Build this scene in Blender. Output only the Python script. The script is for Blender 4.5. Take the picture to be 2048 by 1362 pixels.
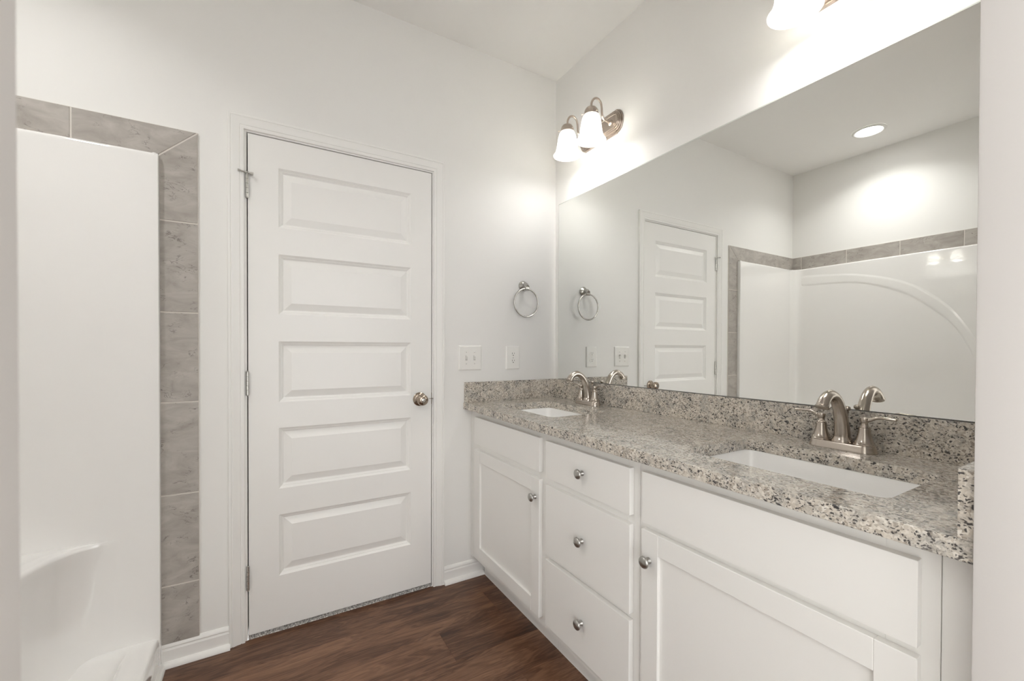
import bpy, bmesh, math, random
from mathutils import Vector, Matrix
from math import sin, cos, pi, sqrt

random.seed(7)
for o in list(bpy.data.objects):
    bpy.data.objects.remove(o)
S = bpy.context.scene
COL = S.collection

# ------------------------------------------------------------------ camera
FPX, YAW, PITCH, ROLL, HY = 845.63, 0.5317, -0.0095, 0.0032, 705.19
CAM = Vector((-1.4747, -2.0099, 1.1883))
_F = Vector((sin(YAW)*cos(PITCH), cos(YAW)*cos(PITCH), sin(PITCH)))
_R = Vector((cos(YAW), -sin(YAW), 0.0))
_U = _R.cross(_F)
_R, _U = _R*cos(ROLL)+_U*sin(ROLL), _U*cos(ROLL)-_R*sin(ROLL)
cam = bpy.data.cameras.new('camera')
camo = bpy.data.objects.new('camera', cam)
COL.objects.link(camo)
camo.matrix_world = Matrix(((_R.x, _U.x, -_F.x, CAM.x), (_R.y, _U.y, -_F.y, CAM.y), (_R.z, _U.z, -_F.z, CAM.z), (0, 0, 0, 1)))
cam.sensor_width = 36.0
cam.lens = FPX/2048*36.0
cam.shift_y = (HY-681.0)/2048
cam.clip_start = 0.01
cam.dof.use_dof = True
cam.dof.focus_distance = 2.1
cam.dof.aperture_fstop = 11.0
S.camera = camo

# ------------------------------------------------------------------ world, lights level, exposure
W = bpy.data.worlds.new('world')
S.world = W
W.use_nodes = True
W.node_tree.nodes['Background'].inputs['Color'].default_value = (0.985, 0.995, 1.0, 1)
W.node_tree.nodes['Background'].inputs['Strength'].default_value = 0.72
BULB = 12.5        # emission of the vanity bulbs
CAN = 5.0          # glow of the recessed lamp's lens
CAN_W = 1.08        # its downward beam
S.view_settings.view_transform = 'Standard'
S.view_settings.look = 'None'
S.view_settings.gamma = 1.0
S.view_settings.use_curve_mapping = False
S.view_settings.exposure = 2.34
S.cycles.use_denoising = True
S.cycles.max_bounces = 16
S.cycles.diffuse_bounces = 10
S.cycles.glossy_bounces = 8
S.cycles.transmission_bounces = 8
S.cycles.sample_clamp_indirect = 6.0
S.cycles.caustics_reflective = False
S.cycles.caustics_refractive = False

# ------------------------------------------------------------------ materials
def mat(name):
    m = bpy.data.materials.new(name)
    m.use_nodes = True
    nt = m.node_tree
    return m, nt, nt.nodes['Principled BSDF']

def nd(nt, typ, **kw):
    n = nt.nodes.new(typ)
    for k, v in kw.items():
        if k in n.inputs:
            n.inputs[k].default_value = v
        else:
            setattr(n, k, v)
    return n

def plain(name, col, rough=0.5, metal=0.0, spec=0.5, bump=0.0, bscale=300.0, coat=0.0):
    m, nt, b = mat(name)
    b.inputs['Base Color'].default_value = (*col, 1)
    b.inputs['Roughness'].default_value = rough
    b.inputs['Metallic'].default_value = metal
    b.inputs['Specular IOR Level'].default_value = spec
    b.inputs['Coat Weight'].default_value = coat
    if bump:
        tc = nd(nt, 'ShaderNodeTexCoord')
        n = nd(nt, 'ShaderNodeTexNoise', Scale=bscale, Detail=3.0)
        bp = nd(nt, 'ShaderNodeBump', Strength=bump, Distance=0.001)
        nt.links.new(tc.outputs['Object'], n.inputs['Vector'])
        nt.links.new(n.outputs['Fac'], bp.inputs['Height'])
        nt.links.new(bp.outputs['Normal'], b.inputs['Normal'])
    return m

def brushed(name, col, rough=0.27, stretch=(1, 1, 12)):
    m, nt, b = mat(name)
    b.inputs['Metallic'].default_value = 1.0
    tc = nd(nt, 'ShaderNodeTexCoord')
    mp = nd(nt, 'ShaderNodeMapping', Scale=stretch)
    n = nd(nt, 'ShaderNodeTexNoise', Scale=220.0, Detail=2.0)
    nt.links.new(tc.outputs['Object'], mp.inputs['Vector'])
    nt.links.new(mp.outputs['Vector'], n.inputs['Vector'])
    r = nd(nt, 'ShaderNodeMapRange')
    r.inputs['To Min'].default_value = rough-0.06
    r.inputs['To Max'].default_value = rough+0.08
    nt.links.new(n.outputs['Fac'], r.inputs['Value'])
    nt.links.new(r.outputs['Result'], b.inputs['Roughness'])
    b.inputs['Base Color'].default_value = (*col, 1)
    return m

def ramp(nt, stops, interp='LINEAR'):
    r = nd(nt, 'ShaderNodeValToRGB')
    e = r.color_ramp.elements
    while len(e) > 1:
        e.remove(e[-1])
    e[0].position = stops[0][0]
    e[0].color = (*stops[0][1], 1) if hasattr(stops[0][1], '__len__') else (stops[0][1],)*3+(1,)
    for p, c in stops[1:]:
        x = e.new(p)
        x.color = (*c, 1) if hasattr(c, '__len__') else (c, c, c, 1)
    r.color_ramp.interpolation = interp
    return r

def mixc(nt, fac, a, b):
    n = nd(nt, 'ShaderNodeMix', data_type='RGBA')
    for src, i in ((fac, 0), (a, 6), (b, 7)):
        if hasattr(src, 'is_output'):
            nt.links.new(src, n.inputs[i])
        elif i == 0:
            n.inputs[0].default_value = src
        else:
            n.inputs[i].default_value = (*src, 1)
    return n.outputs[2]

def math_(nt, op, a, b=None):
    n = nd(nt, 'ShaderNodeMath', operation=op)
    for i, s in enumerate((a, b)):
        if s is None:
            continue
        if hasattr(s, 'is_output'):
            nt.links.new(s, n.inputs[i])
        else:
            n.inputs[i].default_value = s
    return n.outputs[0]

M = {}
M['wall'] = plain('wall_paint', (0.822, 0.816, 0.796), 0.55, spec=0.25, bump=0.08, bscale=260)
M['jamb_wall'] = plain('darkened_wall_paint', (0.62, 0.598, 0.583), 0.6, spec=0.2, bump=0.06, bscale=260)  # wall paint darkened in place of dimmer light on the doorway edges
M['ceiling'] = plain('ceiling_paint', (0.87, 0.863, 0.845), 0.8, spec=0.1)
M['trim'] = plain('white_trim_paint', (0.85, 0.842, 0.82), 0.32, spec=0.4)
M['cabinet'] = plain('white_cabinet_paint', (0.85, 0.842, 0.82), 0.35, spec=0.4)
M['plastic'] = plain('white_plastic', (0.84, 0.83, 0.80), 0.3)
M['slot'] = plain('dark_slot', (0.03, 0.03, 0.03), 0.6)
M['gel'] = plain('white_gelcoat', (0.87, 0.863, 0.848), 0.055, spec=0.5, coat=1.0)
M['china'] = plain('white_china', (0.93, 0.927, 0.915), 0.06, spec=0.6, coat=0.4)
M['nickel'] = brushed('brushed_nickel', (0.53, 0.475, 0.42), 0.22)
M['lampmetal'] = brushed('warm_brushed_nickel', (0.55, 0.48, 0.42), 0.28, (1, 8, 1))
M['satin'] = brushed('satin_nickel', (0.47, 0.455, 0.43), 0.24)
M['knobm'] = brushed('satin_pewter', (0.46, 0.45, 0.43), 0.33)
M['bronze'] = brushed('antique_nickel', (0.40, 0.335, 0.275), 0.2)
M['hinge'] = brushed('zinc_hinge', (0.60, 0.59, 0.56), 0.25)
M['dark'] = plain('dark_gap', (0.05, 0.045, 0.04), 0.7)
M['caulk'] = plain('mirror_rim', (0.58, 0.60, 0.56), 0.3)
M['backing'] = plain('mirror_backing', (0.16, 0.16, 0.14), 0.4)
M['grout'] = plain('light_grout', (0.68, 0.645, 0.595), 0.8, spec=0.1)

def mirror_mat():
    m, nt, b = mat('mirror_silver')
    g = nd(nt, 'ShaderNodeBsdfGlossy')
    g.inputs['Color'].default_value = (0.915, 0.925, 0.905, 1)
    g.inputs['Roughness'].default_value = 0.0
    nt.links.new(g.outputs[0], nt.nodes['Material Output'].inputs['Surface'])
    return m
M['mirror'] = mirror_mat()

def emit(name, col, s):
    m, nt, b = mat(name)
    e = nd(nt, 'ShaderNodeEmission', Strength=s)
    e.inputs['Color'].default_value = (*col, 1)
    nt.links.new(e.outputs[0], nt.nodes['Material Output'].inputs['Surface'])
    return m
M['bulb'] = emit('lit_bulb', (1.0, 0.985, 0.965), BULB)
M['canlens'] = emit('lit_lens', (1.0, 0.99, 0.975), CAN)

def shade_mat():
    m, nt, b = mat('frosted_glass')
    d = nd(nt, 'ShaderNodeBsdfDiffuse')
    d.inputs['Color'].default_value = (0.86, 0.85, 0.82, 1)
    t = nd(nt, 'ShaderNodeBsdfTranslucent')
    t.inputs['Color'].default_value = (0.92, 0.91, 0.885, 1)
    mx = nd(nt, 'ShaderNodeMixShader')
    mx.inputs[0].default_value = 0.50
    g = nd(nt, 'ShaderNodeBsdfGlossy', Roughness=0.25)
    mx2 = nd(nt, 'ShaderNodeMixShader')
    mx2.inputs[0].default_value = 0.05
    nt.links.new(d.outputs[0], mx.inputs[1])
    nt.links.new(t.outputs[0], mx.inputs[2])
    nt.links.new(mx.outputs[0], mx2.inputs[1])
    nt.links.new(g.outputs[0], mx2.inputs[2])
    nt.links.new(mx2.outputs[0], nt.nodes['Material Output'].inputs['Surface'])
    return m
M['shade'] = shade_mat()

def granite():
    m, nt, b = mat('speckled_granite')
    geo = nd(nt, 'ShaderNodeNewGeometry')
    L = nt.links
    # warped coordinate: crystals get ragged outlines
    w1 = nd(nt, 'ShaderNodeTexNoise', Scale=85.0, Detail=3.0)
    L.new(geo.outputs['Position'], w1.inputs['Vector'])
    vs = nd(nt, 'ShaderNodeVectorMath', operation='SUBTRACT')
    L.new(w1.outputs['Color'], vs.inputs[0])
    vs.inputs[1].default_value = (0.5, 0.5, 0.5)
    vm = nd(nt, 'ShaderNodeVectorMath', operation='SCALE')
    L.new(vs.outputs[0], vm.inputs[0])
    vm.inputs['Scale'].default_value = 0.017
    va = nd(nt, 'ShaderNodeVectorMath', operation='ADD')
    L.new(geo.outputs['Position'], va.inputs[0])
    L.new(vm.outputs[0], va.inputs[1])
    # base: cream grains and tan grains
    g1 = nd(nt, 'ShaderNodeTexVoronoi', Scale=210.0)
    L.new(va.outputs[0], g1.inputs['Vector'])
    sep = nd(nt, 'ShaderNodeSeparateColor')
    L.new(g1.outputs['Color'], sep.inputs[0])
    base = ramp(nt, [(0.0, (0.33, 0.285, 0.235)), (0.28, (0.545, 0.49, 0.42)), (0.70, (0.665, 0.617, 0.545)), (1.0, (0.77, 0.73, 0.665))])
    L.new(sep.outputs[0], base.inputs[0])
    c = base.outputs[0]
    # cloudy grey mica
    n2 = nd(nt, 'ShaderNodeTexNoise', Scale=30.0, Detail=5.0, Roughness=0.72)
    L.new(va.outputs[0], n2.inputs['Vector'])
    r2 = ramp(nt, [(0.48, 0.0), (0.64, 0.75)])
    L.new(n2.outputs['Fac'], r2.inputs[0])
    g2 = nd(nt, 'ShaderNodeTexVoronoi', Scale=330.0)
    L.new(va.outputs[0], g2.inputs['Vector'])
    sep2 = nd(nt, 'ShaderNodeSeparateColor')
    L.new(g2.outputs['Color'], sep2.inputs[0])
    grey = ramp(nt, [(0.0, (0.16, 0.155, 0.15)), (0.5, (0.36, 0.345, 0.32)), (1.0, (0.56, 0.53, 0.48))])
    L.new(sep2.outputs[0], grey.inputs[0])
    c = mixc(nt, r2.outputs[0], c, grey.outputs[0])
    # black crystals, three sizes, drawn out along the slab
    mp = nd(nt, 'ShaderNodeMapping', Scale=(1.0, 0.62, 1.15), Rotation=(0.35, 0.3, 0.25))
    L.new(va.outputs[0], mp.inputs['Vector'])
    clump = nd(nt, 'ShaderNodeTexNoise', Scale=17.0, Detail=2.0)
    L.new(geo.outputs['Position'], clump.inputs['Vector'])
    for sc, th, dens in ((165.0, 0.31, 0.955), (105.0, 0.25, 1.02), (270.0, 0.36, 0.925)):
        v = nd(nt, 'ShaderNodeTexVoronoi', Scale=sc)
        L.new(mp.outputs[0], v.inputs['Vector'])
        s3 = nd(nt, 'ShaderNodeSeparateColor')
        L.new(v.outputs['Color'], s3.inputs[0])
        pick = math_(nt, 'GREATER_THAN', math_(nt, 'ADD', math_(nt, 'MULTIPLY', s3.outputs[1], 0.72), math_(nt, 'MULTIPLY', clump.outputs['Fac'], 0.80)), dens)
        near = nd(nt, 'ShaderNodeMapRange')
        near.inputs['From Min'].default_value = th+0.14
        near.inputs['From Max'].default_value = th
        L.new(v.outputs['Distance'], near.inputs['Value'])
        f = math_(nt, 'MULTIPLY', near.outputs[0], pick)
        f = math_(nt, 'MULTIPLY', f, 0.93)
        c = mixc(nt, f, c, (0.034, 0.032, 0.034))
    L.new(c, b.inputs['Base Color'])
    b.inputs['Roughness'].default_value = 0.12
    b.inputs['Specular IOR Level'].default_value = 0.65
    return m
M['granite'] = granite()

def wood():
    m, nt, b = mat('walnut_plank')
    L = nt.links
    geo = nd(nt, 'ShaderNodeNewGeometry')
    at = nd(nt, 'ShaderNodeAttribute', attribute_name='plank')
    # each plank takes its own piece of the grain
    off = nd(nt, 'ShaderNodeCombineXYZ')
    L.new(math_(nt, 'MULTIPLY', at.outputs['Fac'], 37.0), off.inputs[0])
    L.new(math_(nt, 'MULTIPLY', at.outputs['Fac'], 91.0), off.inputs[1])
    va = nd(nt, 'ShaderNodeVectorMath', operation='ADD')
    L.new(geo.outputs['Position'], va.inputs[0])
    L.new(off.outputs[0], va.inputs[1])
    mp = nd(nt, 'ShaderNodeMapping', Scale=(1.1, 7.5, 1.0))
    L.new(va.outputs[0], mp.inputs['Vector'])
    n1 = nd(nt, 'ShaderNodeTexNoise', Scale=2.2, Detail=4.0, Roughness=0.55, Distortion=0.6)
    L.new(mp.outputs[0], n1.inputs['Vector'])
    # cathedral rings: sine of the slow noise
    ring = math_(nt, 'SINE', math_(nt, 'MULTIPLY', n1.outputs['Fac'], 62.0))
    ring = math_(nt, 'ADD', math_(nt, 'MULTIPLY', ring, 0.5), 0.5)
    mp2 = nd(nt, 'ShaderNodeMapping', Scale=(3.0, 75.0, 1.0))
    L.new(va.outputs[0], mp2.inputs['Vector'])
    n2 = nd(nt, 'ShaderNodeTexNoise', Scale=3.0, Detail=4.0, Roughness=0.65)
    L.new(mp2.outputs[0], n2.inputs['Vector'])
    v = math_(nt, 'ADD', math_(nt, 'MULTIPLY', n1.outputs['Fac'], 0.55), math_(nt, 'MULTIPLY', ring, 0.10))
    v = math_(nt, 'ADD', v, math_(nt, 'MULTIPLY', n2.outputs['Fac'], 0.50))
    v = math_(nt, 'ADD', v, math_(nt, 'MULTIPLY', at.outputs['Fac'], 0.16))
    v = math_(nt, 'SUBTRACT', v, 0.15)
    r = ramp(nt, [(0.30, (0.036, 0.0150, 0.0080)), (0.45, (0.098, 0.043, 0.0225)), (0.58, (0.18, 0.089, 0.049)), (0.76, (0.27, 0.148, 0.087))])
    L.new(v, r.inputs[0])
    L.new(r.outputs[0], b.inputs['Base Color'])
    b.inputs['Roughness'].default_value = 0.36
    b.inputs['Specular IOR Level'].default_value = 0.45
    bp = nd(nt, 'ShaderNodeBump', Strength=0.12, Distance=0.001)
    L.new(n2.outputs['Fac'], bp.inputs['Height'])
    L.new(bp.outputs[0], b.inputs['Normal'])
    return m
M['wood'] = wood()

def tile():
    m, nt, b = mat('grey_stone_tile')
    L = nt.links
    geo = nd(nt, 'ShaderNodeNewGeometry')
    at = nd(nt, 'ShaderNodeAttribute', attribute_name='plank')
    off = nd(nt, 'ShaderNodeCombineXYZ')
    L.new(math_(nt, 'MULTIPLY', at.outputs['Fac'], 17.0), off.inputs[0])
    L.new(math_(nt, 'MULTIPLY', at.outputs['Fac'], 29.0), off.inputs[2])
    va = nd(nt, 'ShaderNodeVectorMath', operation='ADD')
    L.new(geo.outputs['Position'], va.inputs[0])
    L.new(off.outputs[0], va.inputs[1])
    mp = nd(nt, 'ShaderNodeMapping', Scale=(1.0, 1.0, 2.2), Rotation=(0, 0.25, 0))
    L.new(va.outputs[0], mp.inputs['Vector'])
    n1 = nd(nt, 'ShaderNodeTexNoise', Scale=9.0, Detail=6.0, Roughness=0.6, Distortion=0.8)
    L.new(mp.outputs[0], n1.inputs['Vector'])
    r1 = ramp(nt, [(0.32, (0.335, 0.308, 0.278)), (0.5, (0.405, 0.376, 0.344)), (0.68, (0.48, 0.452, 0.418))])
    L.new(n1.outputs['Fac'], r1.inputs[0])
    # thin dark scratches: edges of a warped, stretched cell pattern, only in places
    mp3 = nd(nt, 'ShaderNodeMapping', Scale=(16.0, 16.0, 34.0), Rotation=(0, 0.5, 0))
    L.new(va.outputs[0], mp3.inputs['Vector'])
    n3 = nd(nt, 'ShaderNodeTexNoise', Scale=1.0, Detail=4.0, Distortion=1.6)
    L.new(mp3.outputs[0], n3.inputs['Vector'])
    d = math_(nt, 'ABSOLUTE', math_(nt, 'SUBTRACT', n3.outputs['Fac'], 0.5))
    line = nd(nt, 'ShaderNodeMapRange')
    line.inputs['From Min'].default_value = 0.020
    line.inputs['From Max'].default_value = 0.0
    L.new(d, line.inputs['Value'])
    n4 = nd(nt, 'ShaderNodeTexNoise', Scale=16.0, Detail=2.0)
    L.new(va.outputs[0], n4.inputs['Vector'])
    r4 = ramp(nt, [(0.52, 0.0), (0.60, 0.9)])
    L.new(n4.outputs['Fac'], r4.inputs[0])
    c = mixc(nt, math_(nt, 'MULTIPLY', line.outputs[0], r4.outputs[0]), r1.outputs[0], (0.14, 0.125, 0.11))
    L.new(c, b.inputs['Base Color'])
    b.inputs['Roughness'].default_value = 0.4
    return m
M['tile'] = tile()

def carpet():
    m, nt, b = mat('grey_carpet')
    geo = nd(nt, 'ShaderNodeNewGeometry')
    n = nd(nt, 'ShaderNodeTexNoise', Scale=190.0, Detail=2.0)
    nt.links.new(geo.outputs['Position'], n.inputs['Vector'])
    r = ramp(nt, [(0.35, (0.22, 0.215, 0.205)), (0.5, (0.50, 0.49, 0.47)), (0.65, (0.80, 0.79, 0.76))])
    nt.links.new(n.outputs['Fac'], r.inputs[0])
    nt.links.new(r.outputs[0], b.inputs['Base Color'])
    b.inputs['Roughness'].default_value = 0.95
    return m
M['carpet'] = carpet()

# ------------------------------------------------------------------ mesh helpers
class MB:
    """collects shapes; build() links them as one mesh object"""
    def __init__(self):
        self.bm = bmesh.new()

    def _merge(self, b2):
        me = bpy.data.meshes.new('tmp')
        b2.to_mesh(me)
        b2.free()
        self.bm.from_mesh(me)
        bpy.data.meshes.remove(me)

    def box(self, x0, x1, y0, y1, z0, z1, bev=0.0, seg=2):
        b = bmesh.new()
        bmesh.ops.create_cube(b, size=1.0)
        for v in b.verts:
            v.co = Vector(((x0+x1)/2+v.co.x*abs(x1-x0), (y0+y1)/2+v.co.y*abs(y1-y0), (z0+z1)/2+v.co.z*abs(z1-z0)))
        if bev:
            bmesh.ops.bevel(b, geom=list(b.edges), offset=bev, segments=seg, profile=0.6, affect='EDGES')
        self._merge(b)
        return self

    def loft(self, rings, cap0=True, cap1=True, closed=True):
        bm = self.bm
        vs = [[bm.verts.new(p) for p in r] for r in rings]
        n = len(vs[0])
        for a, b in zip(vs, vs[1:]):
            for i in range(n if closed else n-1):
                j = (i+1) % n
                try:
                    bm.faces.new((a[i], a[j], b[j], b[i]))
                except ValueError:
                    pass
        if cap0:
            bm.faces.new(list(reversed(vs[0])))
        if cap1:
            bm.faces.new(vs[-1])
        return self

    def lathe(self, prof, seg=32, org=(0, 0, 0), axis='z', arc=None, cap0=True, cap1=True):
        """prof: (radius, height) along the axis"""
        rings = []
        for r, h in prof:
            r = max(r, 1e-5)
            ring = []
            for i in range(seg):
                a = 2*pi*i/seg
                u, v = r*cos(a), r*sin(a)
                p = {'z': (u, v, h), 'x': (h, u, v), '-x': (-h, -u, v), '-y': (u, -h, v), 'y': (-u, h, v)}[axis]
                ring.append(Vector(p)+Vector(org))
            rings.append(ring)
        return self.loft(rings, cap0, cap1)

    def tube(self, pts, rad, seg=16, caps=True, flat=None):
        """round bar along pts; rad a number or list; flat = (scale along side) list for ellipses"""
        pts = [Vector(p) for p in pts]
        n = len(pts)
        rad = rad if hasattr(rad, '__len__') else [rad]*n
        tang = []
        for i in range(n):
            t = pts[min(i+1, n-1)]-pts[max(i-1, 0)]
            tang.append(t.normalized())
        ref = Vector((0, 0, 1)) if abs(tang[0].z) < 0.9 else Vector((0, 1, 0))
        s = tang[0].cross(ref).normalized()
        rings = []
        for i in range(n):
            s = (s-tang[i]*s.dot(tang[i])).normalized()
            q = tang[i].cross(s)
            fl = flat[i] if flat else 1.0
            rings.append([pts[i]+(s*cos(2*pi*k/seg)+q*sin(2*pi*k/seg)*fl)*rad[i] for k in range(seg)])
        return self.loft(rings, caps, caps)

    def prism(self, pts2, axis, a, b):
        """polygon pushed from a to b along an axis; pts2 in the two other axes in xyz order"""
        def P(u, v, w):
            return {'x': (w, u, v), 'y': (u, w, v), 'z': (u, v, w)}[axis]
        return self.loft([[P(u, v, a) for u, v in pts2], [P(u, v, b) for u, v in pts2]])

    def build(self, name, material, parent=None, org=(0, 0, 0), smooth=38, bevel=0.0, wn=False):
        bm = self.bm
        bmesh.ops.recalc_face_normals(bm, faces=list(bm.faces))
        for v in bm.verts:
            v.co -= Vector(org)
        me = bpy.data.meshes.new(name)
        bm.to_mesh(me)
        bm.free()
        me.materials.append(material)
        if smooth:
            for p in me.polygons:
                p.use_smooth = True
            me.set_sharp_from_angle(angle=math.radians(smooth))
        o = bpy.data.objects.new(name, me)
        COL.objects.link(o)
        if parent is not None:
            o.parent = parent
        else:
            o.location = org
        if bevel:
            bv = o.modifiers.new('bevel', 'BEVEL')
            bv.width = bevel
            bv.segments = 2
            bv.limit_method = 'ANGLE'
            bv.angle_limit = math.radians(40)
            bv.harden_normals = bool(smooth)
        if wn:
            w = o.modifiers.new('weighted_normal', 'WEIGHTED_NORMAL')
            w.keep_sharp = True
        return o

def smoothpath(pts, n=8):
    """Catmull-Rom through pts"""
    P = [Vector(p) for p in pts]
    P = [P[0]*2-P[1]]+P+[P[-1]*2-P[-2]]
    out = []
    for i in range(1, len(P)-2):
        for k in range(n):
            t = k/n
            a, b, c, d = P[i-1:i+3]
            out.append(0.5*((2*b)+(c-a)*t+(2*a-5*b+4*c-d)*t*t+(3*b-a-3*c+d)*t**3))
    out.append(P[-2])
    return out

def interp(vals, n):
    out = []
    for i in range(n):
        t = i/(n-1)*(len(vals)-1)
        k = min(int(t), len(vals)-2)
        out.append(vals[k]+(vals[k+1]-vals[k])*(t-k))
    return out

def rrect(cx, cy, hx, hy, r, z, n=5):
    pts = []
    for sx, sy, a0 in ((1, 1, 0), (-1, 1, pi/2), (-1, -1, pi), (1, -1, 3*pi/2)):
        for k in range(n+1):
            a = a0+pi/2*k/n
            pts.append(Vector((cx+sx*(hx-r)+r*cos(a), cy+sy*(hy-r)+r*sin(a), z)))
    return pts

def tag(o, label=None, cat=None, group=None, kind=None):
    if label: o['label'] = label
    if cat: o['category'] = cat
    if group: o['group'] = group
    if kind: o['kind'] = kind
    return o

def thing(name, label, cat, loc=(0, 0, 0), group=None):
    o = bpy.data.objects.new(name, None)
    o.empty_display_size = 0.05
    COL.objects.link(o)
    o.location = loc
    return tag(o, label, cat, group)

def copy_tree(o, parent=None):
    c = o.copy()
    COL.objects.link(c)
    if parent is not None:
        c.parent = parent
    for ch in list(o.children):
        copy_tree(ch, c)
    return c

def struct(o, label=None, cat=None):
    return tag(o, label, cat, kind='structure')

# ------------------------------------------------------------------ dimensions
XL, YN, ZC = -2.645, -1.825, 2.745      # left wall, near wall, ceiling
DX0, DX1, DZ0, DZ1 = -1.5272, -0.7568, 0.020, 2.0505   # door slab
JX0, JX1, JZ = -1.531, -0.7525, 2.055   # inside of the door jamb
OX0, OX1 = -1.537, -0.600               # doorway the room is seen through

# ------------------------------------------------------------------ room shell
m = MB()
t = 0.12
ox0, ox1, oz = JX0-0.019, JX1+0.019, JZ+0.019
m.box(XL-t, ox0, 0, t, 0, ZC).box(ox1, t, 0, t, 0, ZC).box(ox0, ox1, 0, t, oz, ZC)
struct(m.build('wall_back', M['wall'], smooth=0), 'greige painted wall with the five panel door', 'wall')
struct(MB().box(0, t, YN-0.115, 0, 0, ZC).build('wall_right', M['wall'], smooth=0), 'greige painted wall behind the long mirror', 'wall')
struct(MB().box(XL-t, XL, YN-0.115, 0, 0, ZC).build('wall_left', M['wall'], smooth=0), 'greige wall above the shower, seen in the mirror', 'wall')
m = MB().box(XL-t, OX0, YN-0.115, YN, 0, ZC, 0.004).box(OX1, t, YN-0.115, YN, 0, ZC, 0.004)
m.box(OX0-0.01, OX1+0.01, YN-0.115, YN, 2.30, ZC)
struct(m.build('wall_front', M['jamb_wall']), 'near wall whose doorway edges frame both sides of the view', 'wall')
struct(MB().box(XL, -1.76, YN, -1.50, 0, ZC, 0.003).build('wall_shower', M['wall']), 'wall end closing the shower beside the doorway', 'wall')
struct(MB().box(XL-t, t, YN-0.115, t, ZC, ZC+0.1).build('ceiling', M['ceiling'], smooth=0), 'plain white ceiling', 'ceiling')

# unseen room added behind the camera to shape the daylight, far end open
BX0, BX1, BY = -5.2, 0.12, -5.2
m = MB()
m.box(BX0-0.1, BX0, BY, YN-0.115, 0, ZC).box(BX1, BX1+0.1, BY, YN-0.116, 0, ZC).box(BX0, XL-t-0.001, YN-0.114, YN-0.02, 0, ZC)
struct(m.build('wall_unseen_room', M['wall'], smooth=0), 'unseen walls added behind the doorway to shape the daylight', 'wall')
struct(MB().box(BX0-0.1, BX1+0.1, BY, YN-0.116, ZC, ZC+0.1).build('ceiling_unseen_room', M['ceiling'], smooth=0), 'unseen ceiling added behind the doorway to shape the daylight', 'ceiling')
struct(MB().box(BX0-0.1, BX1+0.1, BY, YN-0.9, -0.05, 0.0).build('floor_unseen_room', M['grout'], smooth=0), 'pale floor of the unseen room added behind the doorway', 'floor')

# floor: planks 178 mm wide running along the door wall
verts, faces, vals = [], [], []
def plank(x0, x1, y0, y1, val):
    g, h = 0.0007, 0.0012
    ring = [(x0, y0), (x1, y0), (x1, y1), (x0, y1)]
    inn = [(x0+g, y0+g), (x1-g, y0+g), (x1-g, y1-g), (x0+g, y1-g)]
    b = len(verts)
    verts.extend([(x, y, -0.012) for x, y in ring]+[(x, y, -h) for x, y in ring]+[(x, y, 0.0) for x, y in inn])
    f = [(b+3, b+2, b+1, b)]
    for L0 in (0, 4):
        for i in range(4):
            j = (i+1) % 4
            f.append((b+L0+i, b+L0+j, b+L0+4+j, b+L0+4+i))
    f.append((b+8, b+9, b+10, b+11))
    faces.extend(f)
    vals.extend([val]*len(f))
joints = {0: -0.478, 1: -0.555, 2: -0.845, 3: -0.21, 4: -0.66, 5: -1.05}
pv = {(0, 0): 0.30, (0, 1): 0.30, (1, 0): 0.72, (1, 1): 0.28, (2, 0): 0.86, (2, 1): 0.12, (3, 0): 0.62, (4, 0): 0.35}
for r in range(15):
    y1 = 0.003-0.178*r
    j0 = joints.get(r, -random.uniform(0.1, 1.2))
    edges = [j0+1.22*k for k in range(-3, 3)]
    if r == 0:
        edges = [-1.90, j0, 0.0]
    k = 0
    for a, b_ in zip(edges, edges[1:]):
        x0, x1 = max(a, -1.83), min(b_, 0.0)
        if x1-x0 > 0.01:
            idx = 0 if b_ <= j0+0.001 else 1
            plank(x0, x1, y1-0.178, y1, pv.get((r, idx), random.random()) if x1 > -1.6 else random.random())
me = bpy.data.meshes.new('floor')
me.from_pydata(verts, [], faces)
at = me.attributes.new('plank', 'FLOAT', 'FACE')
at.data.foreach_set('value', vals)
me.materials.append(M['wood'])
fo = bpy.data.objects.new('floor', me)
COL.objects.link(fo)
struct(fo, 'dark brown wood plank floor', 'floor')

# room beyond the door: closed, dark, carpeted
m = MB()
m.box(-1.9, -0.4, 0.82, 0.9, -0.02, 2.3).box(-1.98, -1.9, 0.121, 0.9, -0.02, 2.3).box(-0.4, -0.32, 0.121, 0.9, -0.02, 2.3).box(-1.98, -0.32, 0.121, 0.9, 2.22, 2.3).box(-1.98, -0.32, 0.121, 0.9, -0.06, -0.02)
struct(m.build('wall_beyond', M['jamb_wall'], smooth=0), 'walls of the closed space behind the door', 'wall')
m = MB()
m.box(JX0+0.001, JX1-0.001, 0.0035, 0.12, -0.02, 0.004)
rr = random.Random(3)
for i in range(2600):
    x = rr.uniform(JX0+0.004, JX1-0.004)
    y = 0.006+0.05*rr.random()**1.6
    h = rr.uniform(0.010, 0.0165)
    a = rr.uniform(0, 6.28)
    r = rr.uniform(0.0013, 0.0024)
    dx, dy = 0.0035*cos(a), 0.0035*sin(a)
    m.tube([(x, y, 0.003), (x+dx*0.3, y+dy*0.3, h*0.6), (x+dx, max(0.004, y+dy), h)], [r, r*1.15, r*0.5], 5)
tag(m.build('carpet', M['carpet']), 'strip of speckled grey carpet in the gap under the white door', 'carpet', kind='stuff')

# ------------------------------------------------------------------ door, jamb, casing
m = MB()
JD = 0.11
m.box(JX0-0.019, JX0, 0, JD, 0, JZ+0.019).box(JX1, JX1+0.019, 0, JD, 0, JZ+0.019).box(JX0, JX1, 0, JD, JZ, JZ+0.019)
struct(m.build('trim_1', M['trim'], smooth=0, bevel=0.001), 'white door jamb', 'door jamb')

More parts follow.
